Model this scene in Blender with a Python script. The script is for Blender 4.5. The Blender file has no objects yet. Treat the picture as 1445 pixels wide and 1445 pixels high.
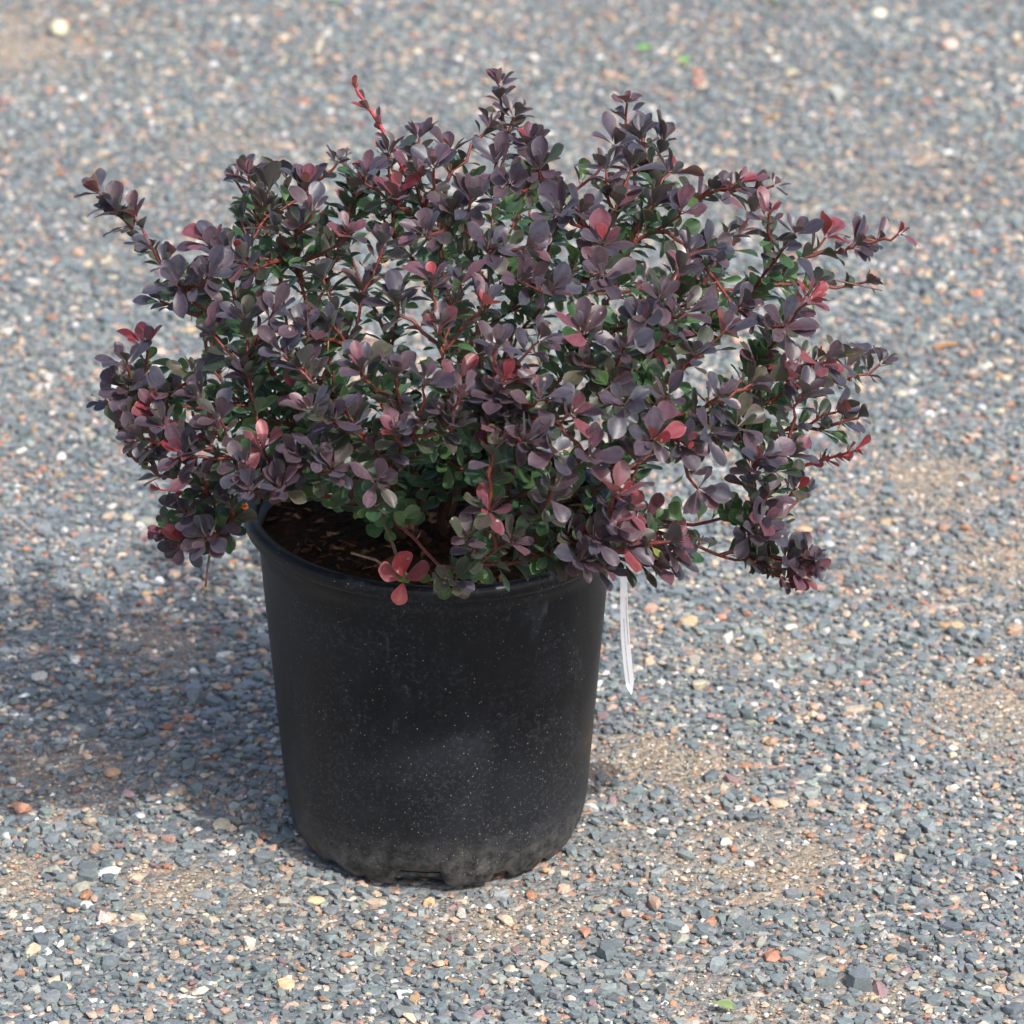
import bpy, bmesh, math, random
import numpy as np
from mathutils import Vector, noise

random.seed(11); rng = np.random.default_rng(11)
R = math.radians
scene = bpy.context.scene
col = scene.collection

# ---------------------------------------------------------------- camera
CAM = np.array([0.056, -3.0, 1.62]); PITCH = R(24.47); FPX = 6471.0; HALF = 722.5
cd = bpy.data.cameras.new('camera'); cam = bpy.data.objects.new('camera', cd); col.objects.link(cam)
cam.location = CAM; cam.rotation_euler = (math.pi/2 - PITCH, 0, 0)
cd.sensor_width = 36; cd.lens = FPX/1445*36; cd.clip_start = .05; cd.clip_end = 400
cd.dof.use_dof = True; cd.dof.focus_distance = 3.17; cd.dof.aperture_fstop = 11.0
scene.camera = cam

# ---------------------------------------------------------------- sky, sun, exposure
SUN_TO = Vector((.55, -.68, 1.0)).normalized()          # towards the sun: from the right, a little in front
elev = math.asin(SUN_TO.z); azim = math.atan2(SUN_TO.x, SUN_TO.y)
w = bpy.data.worlds.new('World'); scene.world = w; w.use_nodes = True
nt = w.node_tree; nt.nodes.clear()
sky = nt.nodes.new('ShaderNodeTexSky'); sky.sky_type = 'NISHITA'; sky.sun_disc = False
sky.sun_elevation = elev; sky.sun_rotation = azim; sky.dust_density = 4.2; sky.air_density = .9; sky.ozone_density = .8
bg = nt.nodes.new('ShaderNodeBackground'); bg.inputs[1].default_value = .15
wo = nt.nodes.new('ShaderNodeOutputWorld')
nt.links.new(sky.outputs[0], bg.inputs[0]); nt.links.new(bg.outputs[0], wo.inputs[0])
sd = bpy.data.lights.new('sun', 'SUN'); sun = bpy.data.objects.new('sun', sd); col.objects.link(sun)
sd.energy = 2.5; sd.angle = R(.6); sd.color = (1, .97, .94)
sun.rotation_euler = (-SUN_TO).to_track_quat('-Z', 'Y').to_euler(); sun.location = (2, -2, 4)
vs = scene.view_settings
vs.view_transform = 'Standard'; vs.look = 'None'; vs.gamma = 1; vs.use_curve_mapping = False; vs.exposure = 0.87

# ---------------------------------------------------------------- pixel <-> world
CP, SP = math.cos(PITCH), math.sin(PITCH)
def ray(px, py):
    u = (px-HALF)/FPX; v = (HALF-py)/FPX
    return np.array([u, CP + v*SP, -SP + v*CP])
def at(px, py, Y):
    d = ray(px, py); return CAM + d*((Y-CAM[1])/d[1])
def on_ground(px, py, z=0.0):
    d = ray(px, py); return CAM + d*((z-CAM[2])/d[2])
def project(P):
    P = np.atleast_2d(P) - CAM
    dep = P[:, 1]*CP - P[:, 2]*SP; up = P[:, 1]*SP + P[:, 2]*CP
    return np.stack([HALF + FPX*P[:, 0]/dep, HALF - FPX*up/dep], 1)

def in_poly(pts, poly):
    x, y = pts[:, 0], pts[:, 1]; inside = np.zeros(len(pts), bool)
    n = len(poly)
    for i in range(n):
        x1, y1 = poly[i]; x2, y2 = poly[(i+1) % n]
        if y1 == y2: continue
        c = ((y1 > y) != (y2 > y)) & (x < (x2-x1)*(y-y1)/(y2-y1)+x1)
        inside ^= c
    return inside

# ---------------------------------------------------------------- helpers
def tag(o, label=None, cat=None, group=None, kind=None):
    if label: o['label'] = label
    if cat: o['category'] = cat
    if group: o['group'] = group
    if kind: o['kind'] = kind
    return o
def empty(name, loc=(0, 0, 0)):
    o = bpy.data.objects.new(name, None); o.empty_display_size = .02; o.location = loc; col.objects.link(o); return o
def mesh_obj(name, V, F, mat, parent=None, colors=None, smooth=False, loc=None, extra=None):
    """V (n,3) array, F (m,3) int array or list of polygons; one mesh object"""
    me = bpy.data.meshes.new(name)
    V = np.asarray(V, np.float32)
    if loc is not None: V = V - np.asarray(loc, np.float32)
    if isinstance(F, np.ndarray):
        m = len(F); k = F.shape[1]
        me.vertices.add(len(V)); me.vertices.foreach_set('co', V.ravel())
        me.loops.add(m*k); me.loops.foreach_set('vertex_index', F.astype(np.int32).ravel())
        me.polygons.add(m); me.polygons.foreach_set('loop_start', np.arange(0, m*k, k, dtype=np.int32))
        me.update(calc_edges=True)
    else:
        me.from_pydata(V.tolist(), [], [list(f) for f in F]); me.update()
    if smooth: me.polygons.foreach_set('use_smooth', np.ones(len(me.polygons), bool))
    else: me.polygons.foreach_set('use_smooth', np.zeros(len(me.polygons), bool))
    if colors is not None:
        a = me.attributes.new('col', 'FLOAT_COLOR', 'POINT')
        c = np.ones((len(V), 4), np.float32); c[:, :colors.shape[1]] = colors
        a.data.foreach_set('color', c.ravel())
    if extra:
        for nm, arr in extra.items():
            a = me.attributes.new(nm, 'FLOAT', 'POINT'); a.data.foreach_set('value', np.asarray(arr, np.float32))
    me.materials.append(mat)
    o = bpy.data.objects.new(name, me); col.objects.link(o)
    if loc is not None: o.location = loc
    if parent is not None: o.parent = parent
    return o

def new_mat(name):
    m = bpy.data.materials.new(name); m.use_nodes = True; n = m.node_tree; n.nodes.clear()
    out = n.nodes.new('ShaderNodeOutputMaterial'); return m, n, out
def N(n, t, **kw):
    nd = n.nodes.new(t)
    for k, v in kw.items(): setattr(nd, k, v)
    return nd
def ramp(n, stops, interp='LINEAR'):
    r = N(n, 'ShaderNodeValToRGB'); r.color_ramp.interpolation = interp
    e = r.color_ramp.elements
    while len(e) < len(stops): e.new(.5)
    for i, (p, c) in enumerate(stops):
        e[i].position = p; e[i].color = (*c, 1) if len(c) == 3 else c
    return r
def mixc(n, a, b, f, mode='MIX'):
    m = N(n, 'ShaderNodeMix', data_type='RGBA', blend_type=mode)
    for sock, v in ((m.inputs['Factor'], f), (m.inputs[6], a), (m.inputs[7], b)):
        if hasattr(v, 'links') or isinstance(v, bpy.types.NodeSocket): n.links.new(v, sock)
        else: sock.default_value = v if not isinstance(v, tuple) or len(v) == 4 else (*v, 1)
    return m.outputs[2]

# ---------------------------------------------------------------- materials
def mat_stone():
    m, n, out = new_mat('stone'); L = n.links.new
    a = N(n, 'ShaderNodeAttribute', attribute_name='col')
    g = N(n, 'ShaderNodeNewGeometry')
    ns = N(n, 'ShaderNodeTexNoise'); ns.inputs['Scale'].default_value = 420; ns.inputs['Detail'].default_value = 4
    L(g.outputs['Position'], ns.inputs['Vector'])
    r = ramp(n, [(.3, (.72, .72, .74)), (.55, (1, 1, 1)), (.75, (1.22, 1.2, 1.16))]); L(ns.outputs[0], r.inputs[0])
    c = mixc(n, a.outputs['Color'], r.outputs[0], 1.0, 'MULTIPLY')
    b = N(n, 'ShaderNodeBsdfPrincipled'); L(c, b.inputs['Base Color'])
    b.inputs['Roughness'].default_value = .62; b.inputs['Specular IOR Level'].default_value = .4
    bp = N(n, 'ShaderNodeBump'); bp.inputs['Strength'].default_value = .25; bp.inputs['Distance'].default_value = .0005
    L(ns.outputs[0], bp.inputs['Height']); L(bp.outputs[0], b.inputs['Normal'])
    L(b.outputs[0], out.inputs[0]); return m
def mat_ground():
    m, n, out = new_mat('ground_sand_and_gravel'); L = n.links.new
    g = N(n, 'ShaderNodeNewGeometry'); P = g.outputs['Position']
    v = N(n, 'ShaderNodeTexVoronoi'); v.inputs['Scale'].default_value = 150; v.inputs['Randomness'].default_value = 1
    L(P, v.inputs['Vector'])
    sep = N(n, 'ShaderNodeSeparateColor'); L(v.outputs['Color'], sep.inputs[0])
    gr = ramp(n, [(0, (.105, .125, .14)), (.35, (.142, .17, .185)), (.62, (.19, .215, .222)), (.74, (.33, .29, .25)), (.84, (.38, .22, .16)), (.93, (.5, .47, .42))], 'CONSTANT')
    L(sep.outputs[0], gr.inputs[0])
    v2 = N(n, 'ShaderNodeTexVoronoi'); v2.inputs['Scale'].default_value = 700; L(P, v2.inputs['Vector'])
    sep2 = N(n, 'ShaderNodeSeparateColor'); L(v2.outputs['Color'], sep2.inputs[0])
    sr = ramp(n, [(0, (.12, .115, .10)), (.25, (.24, .20, .15)), (.55, (.31, .25, .18)), (.78, (.38, .30, .22)), (.9, (.55, .50, .42))]); L(sep2.outputs[1], sr.inputs[0])
    nz = N(n, 'ShaderNodeTexNoise'); nz.inputs['Scale'].default_value = 60; nz.inputs['Detail'].default_value = 5; L(P, nz.inputs['Vector'])
    sr2 = mixc(n, sr.outputs[0], (.20, .16, .11, 1), nz.outputs[0])
    s = N(n, 'ShaderNodeAttribute', attribute_name='sand')
    c = mixc(n, gr.outputs[0], sr2, s.outputs['Fac'])
    b = N(n, 'ShaderNodeBsdfPrincipled'); L(c, b.inputs['Base Color']); b.inputs['Roughness'].default_value = .85
    bp = N(n, 'ShaderNodeBump'); bp.inputs['Distance'].default_value = .004; bp.inputs['Strength'].default_value = .8; bp.invert = True
    L(v.outputs['Distance'], bp.inputs['Height'])
    bp2 = N(n, 'ShaderNodeBump'); bp2.inputs['Distance'].default_value = .0008; bp2.inputs['Strength'].default_value = .8; bp2.invert = True
    L(v2.outputs['Distance'], bp2.inputs['Height']); L(bp.outputs[0], bp2.inputs['Normal'])
    L(bp2.outputs[0], b.inputs['Normal'])
    L(b.outputs[0], out.inputs[0]); return m
def mat_pot():
    m, n, out = new_mat('black_nursery_plastic'); L = n.links.new
    tc = N(n, 'ShaderNodeTexCoord'); P = tc.outputs['Object']
    # water marks and dust film
    n1 = N(n, 'ShaderNodeTexNoise'); n1.inputs['Scale'].default_value = 14; n1.inputs['Detail'].default_value = 6; n1.inputs['Distortion'].default_value = .6; L(P, n1.inputs['Vector'])
    r1 = ramp(n, [(.45, (0, 0, 0)), (.72, (1, 1, 1))]); L(n1.outputs[0], r1.inputs[0])
    sx = N(n, 'ShaderNodeSeparateXYZ'); L(P, sx.inputs[0])
    lo = N(n, 'ShaderNodeMapRange'); lo.inputs[1].default_value = .14; lo.inputs[2].default_value = 0.0; lo.inputs[3].default_value = 0; lo.inputs[4].default_value = 1; L(sx.outputs[2], lo.inputs[0])
    # dust collected towards the foot (splash dirt)
    n2 = N(n, 'ShaderNodeTexNoise'); n2.inputs['Scale'].default_value = 40; n2.inputs['Detail'].default_value = 8; n2.inputs['Roughness'].default_value = .7; L(P, n2.inputs['Vector'])
    mu = N(n, 'ShaderNodeMath', operation='MULTIPLY'); L(lo.outputs[0], mu.inputs[0]); L(n2.outputs[0], mu.inputs[1])
    base = mixc(n, (.0024, .0032, .0048, 1), (.0085, .0108, .0155, 1), r1.outputs[0])
    c = mixc(n, base, (.020, .0215, .024, 1), mu.outputs[0])
    lo2 = N(n, 'ShaderNodeMapRange'); lo2.inputs[1].default_value = .046; lo2.inputs[2].default_value = .006; lo2.inputs[3].default_value = 0; lo2.inputs[4].default_value = .9; L(sx.outputs[2], lo2.inputs[0])
    n3 = N(n, 'ShaderNodeTexNoise'); n3.inputs['Scale'].default_value = 70; n3.inputs['Detail'].default_value = 9; n3.inputs['Roughness'].default_value = .75; L(P, n3.inputs['Vector'])
    r3 = ramp(n, [(.42, (0, 0, 0)), (.64, (1, 1, 1))]); L(n3.outputs[0], r3.inputs[0])
    m3 = N(n, 'ShaderNodeMath', operation='MULTIPLY'); L(lo2.outputs[0], m3.inputs[0]); L(r3.outputs[0], m3.inputs[1])
    c = mixc(n, c, (.125, .120, .112, 1), m3.outputs[0])
    n4 = N(n, 'ShaderNodeTexNoise'); n4.inputs['Scale'].default_value = 330; n4.inputs['Detail'].default_value = 3; L(P, n4.inputs['Vector'])
    r4 = ramp(n, [(.50, (0, 0, 0)), (.78, (.8, .8, .8))]); L(n4.outputs[0], r4.inputs[0])
    n5 = N(n, 'ShaderNodeTexNoise'); n5.inputs['Scale'].default_value = 18; n5.inputs['Detail'].default_value = 3; L(P, n5.inputs['Vector'])
    r5 = ramp(n, [(.38, (.08, .08, .08)), (.66, (1, 1, 1))]); L(n5.outputs[0], r5.inputs[0])
    m4 = N(n, 'ShaderNodeMath', operation='MULTIPLY'); L(r4.outputs[0], m4.inputs[0]); L(r5.outputs[0], m4.inputs[1])
    c = mixc(n, c, (.040, .043, .050, 1), m4.outputs[0])
    mp = N(n, 'ShaderNodeMapping'); mp.inputs['Scale'].default_value = (1, 1, .22); mp.inputs['Rotation'].default_value = (.25, .3, 0); L(P, mp.inputs[0])
    ns = N(n, 'ShaderNodeTexNoise'); ns.inputs['Scale'].default_value = 130; ns.inputs['Detail'].default_value = 5; L(mp.outputs[0], ns.inputs['Vector'])
    rs = ramp(n, [(.66, (0, 0, 0)), (.80, (1, 1, 1))]); L(ns.outputs[0], rs.inputs[0])
    rs_ = N(n, 'ShaderNodeMath', operation='MULTIPLY'); L(rs.outputs[0], rs_.inputs[0]); rs_.inputs[1].default_value = .45
    c = mixc(n, c, (.05, .055, .068, 1), rs_.outputs[0])
    # grit specks
    def specks(scale, cut, dens):
        v = N(n, 'ShaderNodeTexVoronoi'); v.inputs['Scale'].default_value = scale; L(P, v.inputs['Vector'])
        sp = N(n, 'ShaderNodeSeparateColor'); L(v.outputs['Color'], sp.inputs[0])
        lt = N(n, 'ShaderNodeMath', operation='LESS_THAN'); L(v.outputs['Distance'], lt.inputs[0]); lt.inputs[1].default_value = cut
        th = N(n, 'ShaderNodeMath', operation='MULTIPLY_ADD'); L(lo.outputs[0], th.inputs[0]); th.inputs[1].default_value = dens; th.inputs[2].default_value = .018
        l2 = N(n, 'ShaderNodeMath', operation='LESS_THAN'); L(sp.outputs[0], l2.inputs[0]); L(th.outputs[0], l2.inputs[1])
        mm = N(n, 'ShaderNodeMath', operation='MULTIPLY'); L(lt.outputs[0], mm.inputs[0]); L(l2.outputs[0], mm.inputs[1]); return mm.outputs[0]
    c = mixc(n, c, (.24, .22, .18, 1), specks(640, .25, .032))
    c = mixc(n, c, (.085, .08, .07, 1), specks(1000, .36, .15))
    b = N(n, 'ShaderNodeBsdfPrincipled'); L(c, b.inputs['Base Color'])
    ro = N(n, 'ShaderNodeMapRange'); L(n1.outputs[0], ro.inputs[0]); ro.inputs[1].default_value = .3; ro.inputs[2].default_value = .7; ro.inputs[3].default_value = .34; ro.inputs[4].default_value = .52
    L(ro.outputs[0], b.inputs['Roughness']); b.inputs['Specular IOR Level'].default_value = .30
    bp = N(n, 'ShaderNodeBump'); bp.inputs['Strength'].default_value = .12; bp.inputs['Distance'].default_value = .001
    L(n2.outputs[0], bp.inputs['Height']); L(bp.outputs[0], b.inputs['Normal'])
    L(b.outputs[0], out.inputs[0]); return m
def mat_leaf():
    m, n, out = new_mat('barberry_leaf'); L = n.links.new
    a = N(n, 'ShaderNodeAttribute', attribute_name='col')
    g = N(n, 'ShaderNodeNewGeometry')
    ns = N(n, 'ShaderNodeTexNoise'); ns.inputs['Scale'].default_value = 260; ns.inputs['Detail'].default_value = 4; L(g.outputs['Position'], ns.inputs['Vector'])
    r = ramp(n, [(.3, (.8, .8, .8)), (.7, (1.2, 1.18, 1.2))]); L(ns.outputs[0], r.inputs[0])
    top = mixc(n, a.outputs['Color'], r.outputs[0], 1.0, 'MULTIPLY')
    # small pale scars where hail or insects marked the leaf
    v = N(n, 'ShaderNodeTexVoronoi'); v.inputs['Scale'].default_value = 130; L(g.outputs['Position'], v.inputs['Vector'])
    sp = N(n, 'ShaderNodeSeparateColor'); L(v.outputs['Color'], sp.inputs[0])
    l1 = N(n, 'ShaderNodeMath', operation='LESS_THAN'); L(v.outputs['Distance'], l1.inputs[0]); l1.inputs[1].default_value = .16
    l2 = N(n, 'ShaderNodeMath', operation='LESS_THAN'); L(sp.outputs[0], l2.inputs[0]); l2.inputs[1].default_value = .07
    mm = N(n, 'ShaderNodeMath', operation='MULTIPLY'); L(l1.outputs[0], mm.inputs[0]); L(l2.outputs[0], mm.inputs[1])
    top = mixc(n, top, (.33, .27, .22, 1), mm.outputs[0])
    under = mixc(n, a.outputs['Color'], (.075, .085, .06, 1), .55)
    c = mixc(n, top, under, g.outputs['Backfacing'])
    b = N(n, 'ShaderNodeBsdfPrincipled'); L(c, b.inputs['Base Color'])
    b.inputs['Roughness'].default_value = .42; b.inputs['Specular IOR Level'].default_value = .5
    b.inputs['Sheen Weight'].default_value = .12; b.inputs['Sheen Roughness'].default_value = .4; b.inputs['Sheen Tint'].default_value = (.75, .8, 1, 1)
    bp = N(n, 'ShaderNodeBump'); bp.inputs['Strength'].default_value = .25; bp.inputs['Distance'].default_value = .0008
    L(ns.outputs[0], bp.inputs['Height']); L(bp.outputs[0], b.inputs['Normal'])
    tr = N(n, 'ShaderNodeBsdfTranslucent')
    tcol = mixc(n, a.outputs['Color'], (2.0, 1.5, 1.0, 1), 1.0, 'MULTIPLY'); L(tcol, tr.inputs[0])
    mx = N(n, 'ShaderNodeMixShader'); mx.inputs[0].default_value = .26; L(b.outputs[0], mx.inputs[1]); L(tr.outputs[0], mx.inputs[2])
    L(mx.outputs[0], out.inputs[0]); return m
def mat_attr(name, rough=.6, spec=.4, scale=200, lo=.65, hi=1.3):
    m, n, out = new_mat(name); L = n.links.new
    a = N(n, 'ShaderNodeAttribute', attribute_name='col')
    tc = N(n, 'ShaderNodeNewGeometry')
    ns = N(n, 'ShaderNodeTexNoise'); ns.inputs['Scale'].default_value = scale; ns.inputs['Detail'].default_value = 5; L(tc.outputs['Position'], ns.inputs['Vector'])
    r = ramp(n, [(.3, (lo,)*3), (.7, (hi,)*3)]); L(ns.outputs[0], r.inputs[0])
    c = mixc(n, a.outputs['Color'], r.outputs[0], 1.0, 'MULTIPLY')
    b = N(n, 'ShaderNodeBsdfPrincipled'); L(c, b.inputs['Base Color']); b.inputs['Roughness'].default_value = rough; b.inputs['Specular IOR Level'].default_value = spec
    bp = N(n, 'ShaderNodeBump'); bp.inputs['Strength'].default_value = .4; bp.inputs['Distance'].default_value = .001
    L(ns.outputs[0], bp.inputs['Height']); L(bp.outputs[0], b.inputs['Normal'])
    L(b.outputs[0], out.inputs[0]); return m
def mat_flat(name, c, rough=.5, scale=80, var=.12):
    m, n, out = new_mat(name); L = n.links.new
    g = N(n, 'ShaderNodeNewGeometry')
    ns = N(n, 'ShaderNodeTexNoise'); ns.inputs['Scale'].default_value = scale; ns.inputs['Detail'].default_value = 4; L(g.outputs['Position'], ns.inputs['Vector'])
    r = ramp(n, [(.3, tuple(x*(1-var) for x in c)), (.7, tuple(x*(1+var) for x in c))]); L(ns.outputs[0], r.inputs[0])
    b = N(n, 'ShaderNodeBsdfPrincipled'); L(r.outputs[0], b.inputs['Base Color']); b.inputs['Roughness'].default_value = rough
    L(b.outputs[0], out.inputs[0]); return m
M_STONE, M_GROUND, M_POT, M_LEAF = mat_stone(), mat_ground(), mat_pot(), mat_leaf()
M_STEM = mat_attr('barberry_bark', .5, .4, 500)
M_SOIL = mat_attr('potting_soil', .95, .1, 300, .4, 1.6)
M_BARK = mat_attr('bark_chip', .85, .2, 400, .6, 1.4)
M_LABEL = mat_flat('white_label_plastic', (.78, .79, .80), .4, 60, .05)
M_INK = mat_flat('grey_label_ink', (.22, .22, .23), .6)

# ---------------------------------------------------------------- ground
def und(x, y):
    return .006*noise.noise((x*2.1, y*2.1, 3.3)) + .0022*noise.noise((x*9, y*9, 7.7))
POT_R0 = .107
# bare sandy patches seen between the stones: pixel, radius in metres, strength
SANDPX = [(930, 1085, .075, 1), (1060, 1215, .085, 1), (700, 1295, .06, .8), (960, 1160, .06, .6), (1400, 1010, .07, 1), (1335, 690, .10, .8), (1400, 800, .12, .8),
          (15, 1245, .06, 1), (230, 1265, .06, .8), (220, 905, .05, .8), (260, 930, .04, .7), (350, 1270, .04, .6), (1210, 1400, .06, .7), (1010, 1395, .05, .7), (1100, 1430, .06, .6),
          (60, 1110, .10, .55), (200, 1090, .06, .5), (0, 60, .16, .8), (40, 90, .12, .6), (1250, 250, .10, .35), (330, 200, .08, .4), (1080, 920, .07, .6), (1140, 950, .06, .5), (480, 1310, .05, .4), (640, 1320, .05, .4),
          (380, 1080, .05, .5), (1290, 660, .06, .5), (1180, 1150, .06, .3), (760, 1300, .05, .6), (850, 1210, .05, .5)]
SAND = [(on_ground(a, b)[:2], r, s) for a, b, r, s in SANDPX]
def sand_mask(x, y):
    x = np.asarray(x, float); y = np.asarray(y, float)
    m = np.zeros_like(x)
    for c, r, s in SAND:
        d2 = ((x-c[0])/r)**2 + ((y-c[1])/r)**2
        m = np.maximum(m, s*np.exp(-d2*1.3))
    wob = np.array([noise.noise((a*16, b*16, 1.1)) + .6*noise.noise((a*45, b*45, 4.1)) for a, b in zip(x.ravel(), y.ravel())]).reshape(x.shape)
    base = np.array([noise.noise((a*3.2, b*3.2, 9.1)) for a, b in zip(x.ravel(), y.ravel())]).reshape(x.shape)
    m = m + .30*np.clip(base-.12, 0, 1)
    return np.clip(m*(1+.9*wob), 0, 1)
gx = np.concatenate([-np.geomspace(80, 1.35, 22)[:-1], np.arange(-1.3, 1.301, .025), np.geomspace(1.35, 80, 22)])
gy = np.concatenate([-np.geomspace(80, .85, 22)[:-1], np.arange(-.8, 2.901, .025), np.geomspace(3.0, 120, 22)])
GX, GY = np.meshgrid(gx, gy)
fade = np.clip(1-(np.maximum(np.abs(GX)-1.2, 0)+np.maximum(-GY-.7, 0)+np.maximum(GY-2.8, 0))*2, 0, 1)
GZ = np.array([und(a, b) for a, b in zip(GX.ravel(), GY.ravel())])
V = np.stack([GX.ravel(), GY.ravel(), GZ*fade.ravel()], 1)
nx, ny = len(gx), len(gy)
I = np.arange(nx*ny).reshape(ny, nx)
F = np.stack([I[:-1, :-1], I[:-1, 1:], I[1:, 1:], I[1:, :-1]], -1).reshape(-1, 4)
ground = mesh_obj('ground', V, F, M_GROUND, smooth=True, extra={'sand': (sand_mask(GX, GY)*fade).ravel()})
tag(ground, 'sandy ground under the slate gravel', 'ground', kind='structure')

# ---------------------------------------------------------------- gravel
def hull(points):
    bm = bmesh.new()
    for p in points: bm.verts.new(p)
    r = bmesh.ops.convex_hull(bm, input=bm.verts)
    bmesh.ops.delete(bm, geom=[v for v in bm.verts if not v.link_faces], context='VERTS')
    bmesh.ops.triangulate(bm, faces=bm.faces)
    bm.verts.index_update()
    V = np.array([v.co[:] for v in bm.verts]); F = np.array([[v.index for v in f.verts] for f in bm.faces]); bm.free(); return V, F
def chip_variant(k, flat, rnd):
    pts = []
    for i in range(k):
        a = 2*math.pi*(i+rng.uniform(-.35, .35))/k*2
        lvl = 1 if i < k/2 else -1
        rr = rng.uniform(.72, 1.0)
        pts.append((rr*math.cos(a)*.5, rr*math.sin(a)*.36, lvl*flat*rng.uniform(.25, .5)))
    pts += [(rng.uniform(-.3, .3), rng.uniform(-.2, .2), s*flat*.55*rnd) for s in (1, -1)]
    return hull(pts)
CHIPS = [chip_variant(10, rng.uniform(.24, .50), rng.uniform(.5, 1)) for _ in range(46)]
def pebble_variant():
    p = rng.normal(size=(20, 3)); p /= np.linalg.norm(p, axis=1)[:, None]; p *= [.5, .37, .27]; p *= rng.uniform(.9, 1.05, (20, 1)); return hull(p)
PEBS = [pebble_variant() for _ in range(22)]
OCTA = (np.array([(.5, 0, 0), (-.5, 0, 0), (0, .4, 0), (0, -.4, 0), (0, 0, .32), (0, 0, -.32)]),
        np.array([(0, 2, 4), (2, 1, 4), (1, 3, 4), (3, 0, 4), (2, 0, 5), (1, 2, 5), (3, 1, 5), (0, 3, 5)]))
def rot_mats(yaw, tilt, tdir):
    n = len(yaw); cz, sz = np.cos(yaw), np.sin(yaw)
    Rz = np.zeros((n, 3, 3)); Rz[:, 0, 0] = cz; Rz[:, 0, 1] = -sz; Rz[:, 1, 0] = sz; Rz[:, 1, 1] = cz; Rz[:, 2, 2] = 1
    ax = np.stack([np.cos(tdir), np.sin(tdir), np.zeros(n)], 1); c, s = np.cos(tilt), np.sin(tilt)
    K = np.zeros((n, 3, 3)); K[:, 0, 2] = ax[:, 1]; K[:, 1, 2] = -ax[:, 0]; K[:, 2, 0] = -ax[:, 1]; K[:, 2, 1] = ax[:, 0]
    Rt = np.eye(3)[None] + s[:, None, None]*K + (1-c)[:, None, None]*(K@K)
    return Rt@Rz
PAL = np.array([(.148, .177, .184), (.176, .203, .204), (.128, .154, .163), (.206, .230, .224), (.112, .133, .142), (.262, .283, .265),   # slates
                (.37, .255, .185), (.40, .315, .24), (.34, .17, .105), (.43, .37, .27), (.50, .47, .42), (.60, .60, .58), (.25, .245, .20), (.22, .15, .15), (.38, .27, .16)])
PW = np.array([.22, .23, .14, .13, .06, .06, .030, .040, .012, .030, .024, .008, .030, .014, .008]); PW = PW/PW.sum()
PWS = np.array([.10, .10, .06, .08, .04, .05, .12, .14, .05, .12, .08, .04, .03, .02, .03]); PWS = PWS/PWS.sum()
def pick_colors(n, wts=PW):
    k = rng.choice(len(PAL), n, p=wts); c = PAL[k]*rng.uniform(.85, 1.17, (n, 1))*rng.uniform(.96, 1.04, (n, 3)); return c, k
def frustum(P, m):
    q = project(P); return (q[:, 0] > -m) & (q[:, 0] < 1445+m) & (q[:, 1] > -m) & (q[:, 1] < 1445+m)
def scatter(n, x0, x1, y0, y1): return np.stack([rng.uniform(x0, x1, n), rng.uniform(y0, y1, n)], 1)
def with_z(xy, lift):
    z = np.array([und(a, b) for a, b in xy]); return np.column_stack([xy, z + lift])
XB, YB = (-1.05, 1.15), (-.62, 2.75)
AREA = (XB[1]-XB[0])*(YB[1]-YB[0])
def keep_off_pot(xy, size):
    return np.hypot(xy[:, 0], xy[:, 1]) > POT_R0 - .004 + size*.35
# main stones
n_main = int(AREA*36000)
xy = scatter(n_main, *XB, *YB)
P0 = np.column_stack([xy, np.zeros(len(xy))])
xy = xy[frustum(P0, 80)]
size = np.clip(np.exp(rng.normal(math.log(.0068), .40, len(xy))), .0040, .021)
lowf = np.array([noise.noise((a*4.5, b*4.5, 21.)) + .5*noise.noise((a*13, b*13, 8.)) for a, b in xy])
size = np.clip(size*(1+.30*lowf), .0036, .021)
sm = sand_mask(xy[:, 0], xy[:, 1])
k = (rng.random(len(xy)) > sm*1.06) & keep_off_pot(xy, size); xy, size, lowf = xy[k], size[k], lowf[k]
main = dict(P=with_z(xy, rng.uniform(-.0005, .0032, len(xy))), size=size)
main['col'], main['k'] = pick_colors(len(xy))
main['col'] = main['col']*(1+.16*np.array([noise.noise((a*2.6, b*3.4, 33.)) for a, b in xy]))[:, None]
# outside the picture: coarser filling so that the yard goes on
n_out = int(AREA*9500)
xo = scatter(n_out, XB[0]-.25, XB[1]+.25, YB[0]-.15, YB[1]+.25)
xo = xo[~frustum(np.column_stack([xo, np.zeros(len(xo))]), 75)]
so = np.clip(np.exp(rng.normal(math.log(.0105), .3, len(xo))), .006, .022)
outer = dict(P=with_z(xo, rng.uniform(0, .002, len(xo))), size=so); outer['col'], outer['k'] = pick_colors(len(xo))
# fine grit
xg = scatter(int(AREA*40000), *XB, *YB); xg = xg[frustum(np.column_stack([xg, np.zeros(len(xg))]), 60)]
sg = sand_mask(xg[:, 0], xg[:, 1]); k = (rng.random(len(xg)) < .14+sg*1.1) & keep_off_pot(xg, np.full(len(xg), .003)); xg = xg[k]
grit = dict(P=with_z(xg, rng.uniform(.0003, .0015, len(xg))), size=np.clip(np.exp(rng.normal(math.log(.0031), .42, len(xg))), .0014, .0070)); grit['col'], grit['k'] = pick_colors(len(xg), PWS)

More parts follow.
